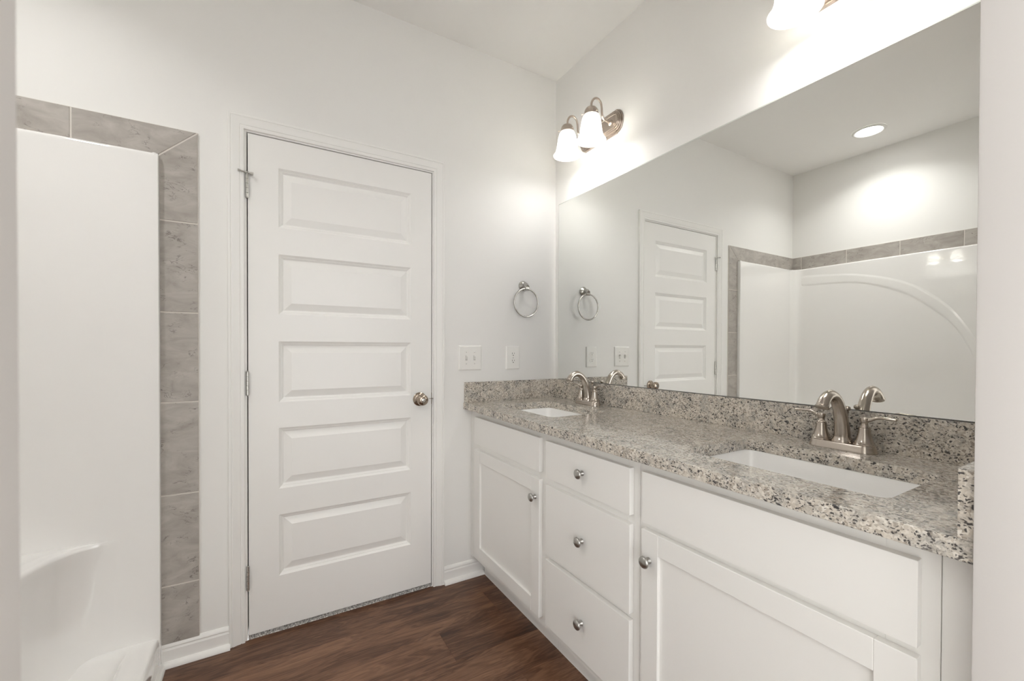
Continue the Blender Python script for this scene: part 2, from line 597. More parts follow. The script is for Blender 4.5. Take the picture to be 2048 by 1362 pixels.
# colonial casing: profile (distance from inner edge, thickness), mitred round the jamb
prof = [(0, 0), (0, 0.008), (0.0015, 0.0095), (0.010, 0.0105), (0.0115, 0.0085), (0.014, 0.0085), (0.016, 0.0105), (0.027, 0.0125), (0.036, 0.0155), (0.041, 0.0165), (0.0425, 0.0145), (0.0445, 0.0145), (0.046, 0.0165), (0.0525, 0.0165), (0.0545, 0.0145), (0.0545, 0)]
ci0, ci1, ciz = JX0-0.0085, JX1+0.005, JZ+0.006
rings = []
for (sx, bz) in (('L', 0), ('L', 1), ('R', 1), ('R', 0)):
    ring = []
    for w, h in prof:
        x = ci0-w if sx == 'L' else ci1+w
        ring.append(Vector((x, -h, (ciz+w) if bz else 0.0)))
    rings.append(ring)
struct(MB().loft(rings).build('trim_2', M['trim'], smooth=25), 'white moulded casing round the door', 'door casing')

# door slab: five raised panels pressed into a flat face
door = thing('door_1', 'white five panel interior door, closed, hinged on the left', 'door', (DX0, 0, DZ0))
door['kind'] = 'structure'
PX0, PX1 = -1.4195, -0.8590
PZ = [(1.687, 1.933), (1.327, 1.577), (0.9612, 1.2155), (0.5998, 0.8537), (0.2354, 0.4905)]
b = MB()
bm = b.bm
def quad(p):
    bm.faces.new([bm.verts.new(q) for q in p])
def fq(x0, x1, z0, z1, y=0.0):
    quad([(x0, y, z0), (x1, y, z0), (x1, y, z1), (x0, y, z1)])
fq(DX0, PX0, DZ0, DZ1)
fq(PX1, DX1, DZ0, DZ1)
zs = [DZ1]+[v for z0, z1 in PZ for v in (z1, z0)]+[DZ0]
for i in range(0, len(zs), 2):
    fq(PX0, PX1, zs[i+1], zs[i])
steps = [(0, 0), (0.0015, 0.0014), (0.0075, 0.0056), (0.0085, 0.0070), (0.0105, 0.0072), (0.0175, 0.0132), (0.0195, 0.0135), (0.047, 0.0034), (0.0485, 0.0030)]
for z0, z1 in PZ:
    prev = None
    for ins, d in steps:
        ring = [bm.verts.new(p) for p in ((PX0+ins, d, z0+ins), (PX1-ins, d, z0+ins), (PX1-ins, d, z1-ins), (PX0+ins, d, z1-ins))]
        if prev:
            for i in range(4):
                j = (i+1) % 4
                bm.faces.new((prev[i], prev[j], ring[j], ring[i]))
        prev = ring
    bm.faces.new(prev)
T = 0.035
for p in ([(DX0, 0, DZ0), (DX0, T, DZ0), (DX0, T, DZ1), (DX0, 0, DZ1)], [(DX1, 0, DZ0), (DX1, T, DZ0), (DX1, T, DZ1), (DX1, 0, DZ1)],
          [(DX0, 0, DZ1), (DX1, 0, DZ1), (DX1, T, DZ1), (DX0, T, DZ1)], [(DX0, 0, DZ0), (DX1, 0, DZ0), (DX1, T, DZ0), (DX0, T, DZ0)],
          [(DX0, T, DZ0), (DX1, T, DZ0), (DX1, T, DZ1), (DX0, T, DZ1)]):
    quad(p)
bmesh.ops.remove_doubles(bm, verts=list(bm.verts), dist=1e-5)
b.build('door_panel', M['trim'], door, (DX0, 0, DZ0), smooth=12)

def hinge(z0, z1):
    m = MB()
    x, y = JX0+0.0012, -0.0048
    n = 5
    for k in range(n):
        a = z0+(z1-z0)*k/n
        e = z0+(z1-z0)*(k+1)/n
        m.lathe([(0.0052, a+0.0004), (0.0058, a+0.0008), (0.0058, e-0.0008), (0.0052, e-0.0004)], 16, (x, y, 0))
    m.lathe([(0.0035, z0-0.004), (0.0052, z0-0.002), (0.0052, z0)], 16, (x, y, 0))
    m.lathe([(0.0052, z1), (0.0055, z1+0.002), (0.0025, z1+0.004)], 16, (x, y, 0))
    m.box(x-0.004, x-0.0005, -0.003, 0.03, z0, z1).box(x+0.0005, x+0.003, -0.003, 0.03, z0, z1)
    return m.build('hinge', M['hinge'], door, (DX0, 0, DZ0))
h1 = hinge(1.7915, 1.8835)
hinge(0.9985, 1.0915)
hinge(0.2085, 0.3025)
# hinge pin door stop on the top hinge: arm with a bumper to each side
m = MB()
hx, hy, hz = JX0+0.0012, -0.0048, 1.890
m.lathe([(0.0065, hz-0.003), (0.0075, hz-0.002), (0.0075, hz+0.003), (0.006, hz+0.004)], 16, (hx, hy, 0))
m.tube([(hx, hy, hz), (hx-0.026, hy-0.012, hz+0.001)], 0.003, 12)
m.tube([(hx, hy, hz), (hx+0.014, hy-0.010, hz-0.003)], 0.0035, 12)
m.tube([(hx+0.012, hy-0.009, hz-0.004), (hx+0.022, hy-0.010, hz-0.005)], [0.0055, 0.0065], 14)
m.tube([(hx-0.024, hy-0.011, hz+0.001), (hx-0.030, hy-0.0135, hz+0.001)], [0.0042, 0.0046], 12)
st = m.build('pin_stop', M['hinge'], h1, (DX0, 0, DZ0))
# knob: rose, neck, ball with turn button
kx, kz = -0.8160, 0.940
m = MB()
m.lathe([(0.0335, 0), (0.0335, 0.003), (0.031, 0.006), (0.024, 0.009), (0.0155, 0.0115), (0.0125, 0.015), (0.0118, 0.026), (0.015, 0.030), (0.0235, 0.034), (0.0268, 0.041), (0.0272, 0.047), (0.0255, 0.054), (0.021, 0.0585), (0.0125, 0.0605), (0.0115, 0.0585), (0.0002, 0.0585)], 40, (kx, 0, kz), '-y')
kn = m.build('door_knob', M['bronze'], door, (DX0, 0, DZ0))
m = MB().lathe([(0.0095, 0.0580), (0.0095, 0.0605), (0.008, 0.0615), (0.0002, 0.0615)], 24, (kx, 0, kz), '-y')
m.box(kx-0.0015, kx+0.0015, -0.0655, -0.060, kz-0.0085, kz+0.0085, 0.0006)
m.build('turn_button', M['satin'], kn, (DX0, 0, DZ0))
m = MB().box(JX1-0.0022, JX1+0.0006, 0.006, 0.03, kz-0.028, kz+0.028)
m.tube([(JX1-0.001, 0.004, kz), (JX1+0.0015, -0.0015, kz), (JX1+0.006, -0.0035, kz)], [0.0228]*3, 24, flat=[0.06, 0.06, 0.06])
m.build('strike_plate', M['bronze'], door, (DX0, 0, DZ0))

# ------------------------------------------------------------------ baseboards and shoe moulding
bprof = [(0, 0), (0.0125, 0), (0.0125, 0.058), (0.0105, 0.0615), (0.0095, 0.066), (0.0115, 0.069), (0.0105, 0.074), (0.006, 0.081), (0.004, 0.083), (0, 0.083)]
def base_run(name, xa, xb, label):
    m = MB()
    m.loft([[Vector((x, -d, z)) for d, z in bprof] for x in (xa, xb)])
    return struct(m.build(name, M['trim'], smooth=25), label, 'baseboard')
base_run('baseboard_left', -1.803, ci0-0.0545, 'white baseboard between shower and door casing')
base_run('baseboard_right', ci1+0.0545, -0.45, 'white baseboard between door casing and vanity')
q = [(0, 0)]+[(0.0185*cos(a), 0.0185*sin(a)) for a in [pi/2*k/8 for k in range(9)]]
def shoe(name, pts, label):
    """quarter round on the floor along pts; offset side to the left of travel"""
    rings = []
    P = [Vector((x, y, 0)) for x, y in pts]
    for i, p in enumerate(P):
        a = (P[i]-P[i-1]).normalized() if i else (P[1]-P[0]).normalized()
        b2 = (P[i+1]-P[i]).normalized() if i < len(P)-1 else a
        na, nb = Vector((-a.y, a.x, 0)), Vector((-b2.y, b2.x, 0))
        mv = (na+nb)/(1+na.dot(nb))
        rings.append([p+mv*d+Vector((0, 0, z)) for d, z in q])
    return struct(MB().loft(rings).build(name, M['trim'], smooth=40), label, 'shoe moulding')
shoe('trim_3', [(ci0-0.050, -0.0125), (-1.806, -0.0125), (-1.806, -1.50)], 'white quarter round along the baseboard and the shower front')
shoe('trim_4', [(-0.4735, -0.0125), (ci1+0.0545, -0.0125)], 'white quarter round beside the vanity toe kick')

# ------------------------------------------------------------------ tile border round the shower
def tiles(name, polys, backs, label):
    """polys: (axis, pts2, a, b, value); separate tiles over a grout bed"""
    b = MB()
    vals = []
    for ax, pts, a, e, v in polys:
        c = [sum(p[i] for p in pts)/len(pts) for i in (0, 1)]
        g = 0.0026
        ins = []
        n = len(pts)
        for i in range(n):
            p0, p1, p2 = Vector(pts[i-1]), Vector(pts[i]), Vector(pts[(i+1) % n])
            d1, d2 = (p1-p0).normalized(), (p2-p1).normalized()
            n1, n2 = Vector((-d1.y, d1.x)), Vector((-d2.y, d2.x))
            mv = (n1+n2)/(1+n1.dot(n2))
            if (Vector(c)-p1).dot(mv) < 0:
                mv = -mv
            ins.append((p1, mv))
        def P(u, w):
            return {'x': (w, u[0], u[1]), 'y': (u[0], w, u[1])}[ax]
        k = len(b.bm.faces)
        lip = (e-a)*0.12
        b.loft([[P(p+mv*g, a) for p, mv in ins], [P(p+mv*g, e-lip) for p, mv in ins], [P(p+mv*(g+abs(lip)), e) for p, mv in ins]])
        vals += [v]*(len(b.bm.faces)-k)
    k = len(b.bm.faces)
    for bx in backs:
        b.box(*bx)
    vals += [-1]*(len(b.bm.faces)-k)
    bmesh.ops.recalc_face_normals(b.bm, faces=list(b.bm.faces))
    me = bpy.data.meshes.new(name)
    b.bm.to_mesh(me)
    b.bm.free()
    me.materials.append(M['tile'])
    me.materials.append(M['grout'])
    at = me.attributes.new('plank', 'FLOAT', 'FACE')
    at.data.foreach_set('value', vals)
    for p, v in zip(me.polygons, vals):
        p.material_index = 1 if v < 0 else 0
    o = bpy.data.objects.new(name, me)
    COL.objects.link(o)
    return struct(o, label, 'tile border')
TX0, TX1, TZ0, TZ1 = -1.8055, -1.6870, 1.8945, 2.0060
pol = []
zj = [TZ0, 1.659, 1.320, 0.983, 0.6365, 0.296, 0.0775]
pol.append(('y', [(TX0, TZ0), (TX0, 1.659), (TX1, 1.659), (TX1, TZ1)][::-1], 0, -0.008, 0.11))
for i, (za, zb) in enumerate(zip(zj[1:], zj[2:])):
    pol.append(('y', [(TX0-0.004, zb), (TX1, zb), (TX1, za), (TX0-0.004, za)], 0, -0.008, 0.2+0.13*i))
xj = [TX0, -2.0366, -2.3725, XL]
pol.append(('y', [(TX0, TZ0), (TX1, TZ1), (xj[1], TZ1), (xj[1], TZ0)], 0, -0.008, 0.83))
for i in (1, 2):
    pol.append(('y', [(xj[i+1], TZ0), (xj[i], TZ0), (xj[i], TZ1), (xj[i+1], TZ1)], 0, -0.008, 0.41+0.2*i))
yj = [-0.008, -0.0775, -0.4124, -0.7488, -1.0852, -1.4210, -1.4995]
for i in range(len(yj)-1):
    pol.append(('x', [(yj[i+1], TZ0), (yj[i], TZ0), (yj[i], TZ1), (yj[i+1], TZ1)], XL, XL+0.008, 0.07+0.31*i % 1))
backs = [(TX0-0.004, TX1-0.0012, -0.0062, 0, 0.0775, TZ1-0.0012), (XL, TX0, -0.0062, 0, TZ0, TZ1-0.0012), (XL, XL+0.0062, -1.4995, 0, TZ0, TZ1-0.0012)]
tiles('trim_5', pol, backs, 'grey stone tile border down the side of and along the top of the shower')

# ------------------------------------------------------------------ shower stall (one-piece moulded)
sh = thing('shower_stall', 'glossy white moulded shower stall with corner seat, left of the door', 'shower', (-2.22, -0.75, 0))
SO = (-2.22, -0.75, 0)
SX0, SX1, SY0, SY1, SZ = -2.620, -1.8035, -0.030, -1.470, 1.8935
def upath(off, n=10):
    """inside face of the three walls seen from above, moved out by off"""
    r = 0.075
    x0, y0, y1 = SX0-off, SY0+off, SY1-off
    rr_ = r+off
    e = 0.004
    pts = [(SX1, y0), (SX1-e, y0), (x0+rr_+e, y0)]
    for k in range(n+1):
        a = pi/2+pi/2*k/n
        pts.append((x0+rr_+rr_*cos(a), y0-rr_+rr_*sin(a)))
    pts += [(x0, y0-rr_-e), (x0, y1+rr_+e)]
    for k in range(n+1):
        a = pi+pi/2*k/n
        pts.append((x0+rr_+rr_*cos(a), y1+rr_+rr_*sin(a)))
    pts += [(x0+rr_+e, y1), (SX1-e, y1), (SX1, y1)]
    return pts
m = MB()
rings = []
for off, z in ((0.0, 0.05), (0.0, SZ-0.016), (0.0, SZ-0.010), (0.0015, SZ-0.004), (0.004, SZ-0.0012), (0.008, SZ)):
    rings.append([Vector((x, y, z)) for x, y in upath(off)])
rings.append([Vector((x, y, SZ)) for x, y in upath(0.0215)])
rings.append([Vector((x, y, 0.05)) for x, y in upath(0.0215)])
m.loft(rings, False, False, closed=False)
# rounded returns closing the two free edges
for sy, ya, yb in ((1, SY0, -0.0012), (-1, SY1, -1.4988)):
    cx = SX1-0.010
    prof_ = [(SX1-0.0102, ya)]+[(cx+0.0115*sin(a), ya+sy*0.0115*(1-cos(a))) for a in [pi/2*k/6 for k in range(7)]]+[(cx+0.0115, yb), (SX1-0.03, yb)]
    m.loft([[Vector((x, y, z)) for x, y in prof_] for z in (0.0, SZ-0.006)]+[[Vector((x-0.003, y, SZ)) for x, y in prof_]])
# arched moulding pressed into the back wall
outer = [(-0.09, 1.823), (-0.1667, 1.8207), (-0.4469, 1.7942), (-0.6718, 1.7339), (-0.8246, 1.6608), (-0.9201, 1.5861), (-1.0109, 1.4908), (-1.089, 1.3709), (-1.165, 1.21), (-1.235, 1.0), (-1.29, 0.75)]
inner = [(-0.09, 1.7515), (-0.1673, 1.7491), (-0.4475, 1.733), (-0.6185, 1.6871), (-0.7757, 1.6149), (-0.8580, 1.5550), (-0.9350, 1.4850), (-1.0350, 1.3720), (-1.108, 1.235), (-1.180, 1.03), (-1.235, 0.75)]
op = smoothpath([(0, y, z) for y, z in outer], 6)
ip = smoothpath([(0, y, z) for y, z in inner], 6)
rings = []
for u, hgt in ((-0.20, -0.0004), (-0.09, 0.0004), (0.0, 0.0018), (0.08, 0.0030), (0.18, 0.0033), (0.82, 0.0033), (0.92, 0.0030), (1.0, 0.0018), (1.09, 0.0004), (1.20, -0.0004)):
    rings.append([Vector((SX0+hgt, (a+(c-a)*u).y, (a+(c-a)*u).z)) for a, c in zip(ip, op)])
m.loft(rings, False, False, closed=False)
m.build('surround', M['gel'], sh, SO, smooth=60)
# pan: raised curb, rounded basin
m = MB()
ow = rrect(-2.2235, -0.75, 0.4185, 0.748, 0.004, 0.0, 5)
def ringz(z, ins, r):
    return rrect(-2.2235, -0.75, 0.4185-ins, 0.748-ins, r, z, 5)
def basin(z, ix, iy, r):
    x0, x1 = SX0+0.004+ix*0.3, SX1-0.085-ix
    return rrect((x0+x1)/2, -0.75, (x1-x0)/2, 0.715-iy, r, z, 5)
m.loft([ringz(0.0, 0, 0.004), ringz(0.108, 0.0005, 0.006), ringz(0.117, 0.003, 0.008), ringz(0.1215, 0.009, 0.012), ringz(0.1225, 0.016, 0.02),
        basin(0.1215, -0.006, -0.002, 0.035), basin(0.1195, -0.001, 0.001, 0.04), basin(0.115, 0.003, 0.006, 0.05), basin(0.108, 0.008, 0.012, 0.085), basin(0.070, 0.022, 0.03, 0.10), basin(0.050, 0.034, 0.045, 0.11), basin(0.040, 0.06, 0.07, 0.11), basin(0.030, 0.25, 0.5, 0.06)], True, True)
m.build('shower_pan', M['gel'], sh, SO, smooth=60)
# moulded corner seat
m = MB()
front = smoothpath([(-1.86, -0.0285, 0), (-1.93, -0.0315, 0), (-1.985, -0.044, 0), (-2.035, -0.078, 0), (-2.068, -0.128, 0), (-2.095, -0.20, 0), (-2.130, -0.30, 0), (-2.21, -0.40, 0), (-2.34, -0.48, 0), (-2.47, -0.52, 0), (-2.621, -0.53, 0)], 5)
corner = Vector((-2.621, -0.028, 0))
def seatring(z, k):
    c = Vector((-2.621, -0.028, 0))
    return [c+(p-c)*k+Vector((0, 0, z)) for p in front]+[c+Vector((0, 0, z))]
m.loft([seatring(0.03, 0.965), seatring(0.25, 0.975), seatring(0.42, 0.985), seatring(0.475, 0.993), seatring(0.498, 1.0), seatring(0.508, 0.995), seatring(0.513, 0.975), seatring(0.512, 0.90)])
m.build('corner_seat', M['gel'], sh, SO, smooth=60)

# ------------------------------------------------------------------ vanity cabinets
XF, XD = -0.539, -0.558     # face frame, door fronts
def slab(m, y0, y1, z0, z1, bev=0.0022):
    m.box(XD, XF-0.0004, y0, y1, z0, z1, bev, 2)
def cab(name, label, y0, y1, group):
    """y0 > y1; returns the thing with carcass and face frame"""
    org = (-0.28, (y0+y1)/2, 0)
    r = thing(name, label, 'cabinet', org, group)
    m = MB()
    g = 0.0005
    m.box(XF+0.020, -0.004, y0-g-0.014, y0-g, 0.112, 0.8755).box(XF+0.020, -0.004, y1+g, y1+g+0.014, 0.112, 0.8755)
    m.box(XF+0.020, -0.004, y1+g+0.014, y0-g-0.014, 0.112, 0.126).box(-0.012, -0.004, y1+g+0.014, y0-g-0.014, 0.126, 0.8755)
    m.build('carcass', M['cabinet'], r, org, smooth=0)
    MB().box(-0.4735, -0.461, y1+g, y0-g, 0.0, 0.112).build('toe_kick', M['cabinet'], r, org, smooth=0)
    return r, org
def frame(r, org, y0, y1, rails, sl=0.045, sr=0.045):
    m = MB()
    g = 0.0005
    m.box(XF, XF+0.0195, y0-g-sl, y0-g, 0.112, 0.8755, 0.0008, 1).box(XF, XF+0.0195, y1+g, y1+g+sr, 0.112, 0.8755, 0.0008, 1)
    for za, zb in rails:
        m.box(XF, XF+0.0195, y1+g+sr, y0-g-sl, za, zb)
    m.build('face_frame', M['cabinet'], r, org, smooth=0)
def knob(parent, org, y, z):
    m = MB().lathe([(0.0092, 0.0), (0.0088, 0.0025), (0.0058, 0.0065), (0.0052, 0.011), (0.0075, 0.0145), (0.0135, 0.0165), (0.0165, 0.0195), (0.0166, 0.0215), (0.0155, 0.0238), (0.0118, 0.0268), (0.006, 0.0285), (0.0002, 0.029)], 32, (XD, y, z), '-x')
    return m.build('knob', M['knobm'], parent, org)
def shaker(r, org, y0, y1, z0, z1, ky, kz_):
    s = 0.0575
    m = MB()
    x1 = XF-0.0004
    m.box(XD, x1, y0-s, y0, z0, z1, 0.0012, 1).box(XD, x1, y1, y1+s, z0, z1, 0.0012, 1)
    m.box(XD+0.0002, x1, y1+s, y0-s, z1-s, z1, 0.0012, 1).box(XD+0.0002, x1, y1+s, y0-s, z0, z0+s, 0.0012, 1)
    m.box(XD+0.0095, x1, y1+s-0.002, y0-s+0.002, z0+s-0.002, z1-s+0.002)
    d = m.build('door', M['cabinet'], r, org, smooth=0)
    knob(d, org, ky, kz_)
rails3 = [(0.112, 0.165), (0.66, 0.735), (0.815, 0.8755)]
G = 'white vanity cabinets under the granite counter'
# 1: next to the door wall
r, org = cab('sink_cabinet', 'white vanity cabinet under the farther sink, in the corner by the door wall', -0.030, -0.682, G)
frame(r, org, -0.030, -0.682, rails3, 0.07)
MB().box(XF, XF+0.0195, -0.0295, -0.001, 0.105, 0.8755, 0.0008, 1).build('filler_strip', M['cabinet'], r, org, smooth=0)
m = MB(); slab(m, -0.661, -0.0817, 0.711, 0.8445)
m.build('false_drawer_front', M['cabinet'], r, org, wn=True)
shaker(r, org, -0.0817, -0.661, 0.145, 0.6835, -0.633, 0.609)
# 2: drawers
r, org = cab('drawer_cabinet', 'white cabinet with three knobbed drawers between the two sink cabinets', -0.682, -1.151, G)
frame(r, org, -0.682, -1.151, [(0.112, 0.165), (0.385, 0.43), (0.665, 0.72), (0.815, 0.8755)])
for z0, z1 in ((0.7035, 0.8420), (0.4140, 0.6772), (0.1450, 0.3950)):
    m = MB(); slab(m, -1.1283, -0.7035, z0, z1)
    d = m.build('drawer', M['cabinet'], r, org, wn=True)
    knob(d, org, -0.916, (z0+z1)/2)
# 3: near end
r, org = cab('sink_cabinet', 'white vanity cabinet under the nearer sink, wide blank front above a door', -1.151, -1.7788, G)
frame(r, org, -1.151, -1.7788, rails3, 0.06, 0.07)
MB().box(XF, XF+0.0195, -1.8235, -1.7794, 0.105, 0.8755, 0.0008, 1).build('filler_strip', M['cabinet'], r, org, smooth=0)
m = MB(); slab(m, -1.7557, -1.173, 0.701, 0.8450)
m.build('false_drawer_front', M['cabinet'], r, org, wn=True)
shaker(r, org, -1.173, -1.7557, 0.145, 0.6840, -1.2005, 0.604)

# ------------------------------------------------------------------ counter, splashes, sinks
CT, CB, CX = 0.909, 0.876, -0.588
SINKS = [(-0.3160, -0.3955, 0.1505, 0.2190), (-0.3190, -1.4660, 0.1525, 0.2215)]
def counter():
    bm = bmesh.new()
    top = []
    outer = [Vector((CX, YN+0.001, CT)), Vector((-0.001, YN+0.001, CT)), Vector((-0.001, -0.001, CT)), Vector((CX+0.004, -0.001, CT))]
    loops = [outer]+[rrect(a, b_, hx_, hy_, 0.028, CT, 6) for a, b_, hx_, hy_ in SINKS]
    for z in (CT, CB):
        es = []
        L = []
        for lp in loops:
            vs = [bm.verts.new((p.x, p.y, z)) for p in lp]
            L.append(vs)
            es += [bm.edges.new((vs[i], vs[(i+1) % len(vs)])) for i in range(len(vs))]
        bmesh.ops.triangle_fill(bm, use_beauty=True, edges=es)
        top.append(L)
    for A, B in zip(*top):
        for i in range(len(A)):
            j = (i+1) % len(A)
            bm.faces.new((A[i], A[j], B[j], B[i]))
    b = MB()
    b.bm.free()
    b.bm = bm
    return b
o = counter().build('countertop', M['granite'], smooth=30, bevel=0.0016)
tag(o, 'long speckled beige granite vanity countertop with two sink cutouts', 'countertop')
SB = 1.0135
o = MB().box(-0.020, -0.0005, YN+0.001, -0.0005, CT+0.0003, SB, 0.0012, 2).build('backsplash', M['granite'], wn=True)
tag(o, 'long low granite backsplash under the mirror', 'backsplash', 'granite splash strips on the counter')
o = MB().box(CX+0.008, -0.0203, -0.020, -0.0005, CT+0.0003, SB, 0.0012, 2).build('side_splash', M['granite'], wn=True)
tag(o, 'short granite side splash against the door wall, below the outlet', 'backsplash', 'granite splash strips on the counter')
o = MB().box(CX, -0.0203, YN+0.001, -1.8065, CT+0.0003, SB, 0.0012, 2).build('side_splash', M['granite'], wn=True)
tag(o, 'granite side splash at the near end of the counter, cut by the picture edge wall', 'backsplash', 'granite splash strips on the counter')

def sink(a, b_, hx_, hy_, label):
    org = (a, b_, 0.70)
    r = thing('sink', label, 'sink', org, 'undermount sinks')
    def rg(z, e, rad):
        return rrect(a, b_, hx_+e, hy_+e, rad, z, 7)
    m = MB()
    m.loft([rg(CB-0.0005, 0.022, 0.04), rg(CB-0.0005, 0.002, 0.030), rg(CB-0.010, -0.001, 0.030), rg(CB-0.06, -0.008, 0.033), rg(CB-0.105, -0.017, 0.04), rg(CB-0.125, -0.032, 0.045), rg(CB-0.134, -0.06, 0.05), rg(CB-0.140, -0.12, 0.03),
            rg(CB-0.150, -0.10, 0.05), rg(CB-0.14, -0.02, 0.05), rg(CB-0.06, 0.004, 0.045), rg(CB-0.014, 0.010, 0.04), rg(CB-0.012, 0.022, 0.04), rg(CB-0.0005, 0.022, 0.04)], False, False)
    # close floor
    m.loft([rg(CB-0.140, -0.12, 0.03), rg(CB-0.1405, -0.125, 0.02)], False, True)
    m.build('basin', M['china'], r, org, smooth=50)
    m = MB().lathe([(0.0, 0.7335), (0.022, 0.7335), (0.0225, 0.7375), (0.018, 0.739), (0.0165, 0.7375), (0.0002, 0.7385)], 28, (a+0.02, b_, 0))
    m.build('drain', M['nickel'], r, org)
    return r
sink(*SINKS[0], 'white rectangular undermount sink in the far corner by the door wall')
sink(*SINKS[1], 'white rectangular undermount sink at the near end, in the foreground')

# ------------------------------------------------------------------ faucets
def faucet(loc, label):
    r = thing('faucet', label, 'faucet', loc, 'brushed nickel centerset faucets')
    N = M['nickel']
    def stad(hl, hd, z, n=14):
        pts = []
        for k in range(n+1):
            a = -pi/2+pi*k/n
            pts.append(Vector((hd*sin(a), hl-hd+hd*cos(a), z)))
        for k in range(n+1):
            a = pi/2+pi*k/n
            pts.append(Vector((hd*sin(a), -(hl-hd)+hd*cos(a), z)))
        return pts
    m = MB().loft([stad(0.0810, 0.0295, 0.0), stad(0.0812, 0.0297, 0.002), stad(0.0795, 0.0282, 0.006), stad(0.0775, 0.0262, 0.014), stad(0.0765, 0.0252, 0.0185), stad(0.0755, 0.0242, 0.0200)])
    m.build('base_plate', N, r)
    for s in (1, -1):
        y = 0.0515*s
        m = MB().lathe([(0.0240, 0.0195), (0.0243, 0.0225), (0.0226, 0.0245), (0.0231, 0.0262), (0.0212, 0.0285), (0.0185, 0.035), (0.0160, 0.044), (0.0143, 0.054), (0.0134, 0.064), (0.0133, 0.0665), (0.0128, 0.0675), (0.0112, 0.068), (0.0116, 0.0700), (0.0095, 0.0722), (0.0080, 0.0745), (0.0076, 0.0795), (0.0090, 0.0825), (0.0100, 0.0845), (0.0104, 0.0900), (0.0100, 0.0935), (0.0078, 0.0952), (0.0002, 0.0956)], 36, (0, y, 0))
        hb = m.build('handle_body', N, r)
        pts = smoothpath([(0, y, 0.0885), (0, y+s*0.012, 0.0895), (-0.001, y+s*0.021, 0.0945), (-0.002, y+s*0.034, 0.0985), (-0.003, y+s*0.052, 0.0985), (-0.0035, y+s*0.068, 0.0970)], 6)
        n = len(pts)
        rad = interp([0.0062, 0.0050, 0.0046, 0.0056, 0.0070, 0.0060], n)
        fl = interp([1.0, 1.0, 0.9, 0.72, 0.55, 0.62], n)
        MB().tube(pts, rad, 16, flat=fl).build('lever', N, hb)
    pts = smoothpath([(0.002, 0, 0.020), (0.001, 0, 0.045), (-0.005, 0, 0.078), (-0.017, 0, 0.110), (-0.036, 0, 0.138), (-0.060, 0, 0.1535), (-0.084, 0, 0.1535), (-0.103, 0, 0.1435), (-0.114, 0, 0.1295)], 7)
    n = len(pts)
    rad = interp([0.0205, 0.0186, 0.0170, 0.0158, 0.0148, 0.0140, 0.0138, 0.0142, 0.0150], n)
    m = MB().tube(pts, rad, 28)
    m.lathe([(0.0246, 0.0195), (0.0250, 0.0220), (0.0236, 0.0240), (0.0240, 0.0258), (0.0222, 0.0285), (0.0202, 0.0345)], 32, (0.0015, 0, 0))
    # raised rib along the crown of the spout
    m.tube([p+Vector((-rd*0.0, 0, 0))+(Vector((-0.35, 0, 1)).normalized() if i < n*0.3 else Vector((0, 0, 1)) if i < n*0.8 else Vector((-0.6, 0, 0.8)))*(rd-0.0008) for i, (p, rd) in enumerate(zip(pts, rad)) if i > n*0.35], 0.0022, 8)
    sp = m.build('spout', N, r, smooth=50)
    d = Vector((-0.40, 0, -1)).normalized()
    p0 = Vector((-0.1125, 0, 0.1325))
    MB().tube([p0, p0+d*0.004, p0+d*0.0055, p0+d*0.0085, p0+d*0.011], [0.0148, 0.0152, 0.0172, 0.0178, 0.0165], 28).build('aerator', N, sp)
    m = MB().lathe([(0.0030, 0.0195), (0.0030, 0.0985), (0.0055, 0.0995), (0.0062, 0.1010), (0.0040, 0.1028), (0.0045, 0.1045), (0.0078, 0.1075), (0.0086, 0.1115), (0.0078, 0.1155), (0.0045, 0.1180), (0.0002, 0.1187)], 24, (0.0300, 0, 0))
    m.build('lift_rod', N, r)
    return r
f1 = faucet((-0.0675, -0.3705, CT), 'brushed nickel two handle faucet behind the farther sink, by the corner')
f2 = copy_tree(f1)
f2.location = (-0.0675, -1.4560, CT)
f2['label'] = 'brushed nickel two handle faucet behind the nearer sink, with a curved spout'

# ------------------------------------------------------------------ mirror
MY0, MY1, MZ0, MZ1 = -0.0387, -1.800, 1.0150, 2.0185
mr = thing('mirror', 'large frameless wall mirror above the vanity backsplash', 'mirror', (0, (MY0+MY1)/2, MZ0))
mo = (0, (MY0+MY1)/2, MZ0)
MB().box(-0.0050, -0.0004, MY1, MY0, MZ0, MZ1).build('mirror_backing', M['backing'], mr, mo, smooth=0)
b = MB()
bm = b.bm
bm.faces.new([bm.verts.new(p) for p in ((-0.0060, MY0-0.0014, MZ0+0.0012), (-0.0060, MY0-0.0014, MZ1-0.0045), (-0.0060, MY1, MZ1-0.0045), (-0.0060, MY1, MZ0+0.0012))])
ob = b.build('mirror_glass', M['mirror'], mr, mo, smooth=0)
MB().box(-0.0064, -0.0050, MY1, MY0, MZ1-0.0045, MZ1, 0.0004, 1).build('polished_edge', M['caulk'], mr, mo, smooth=0)

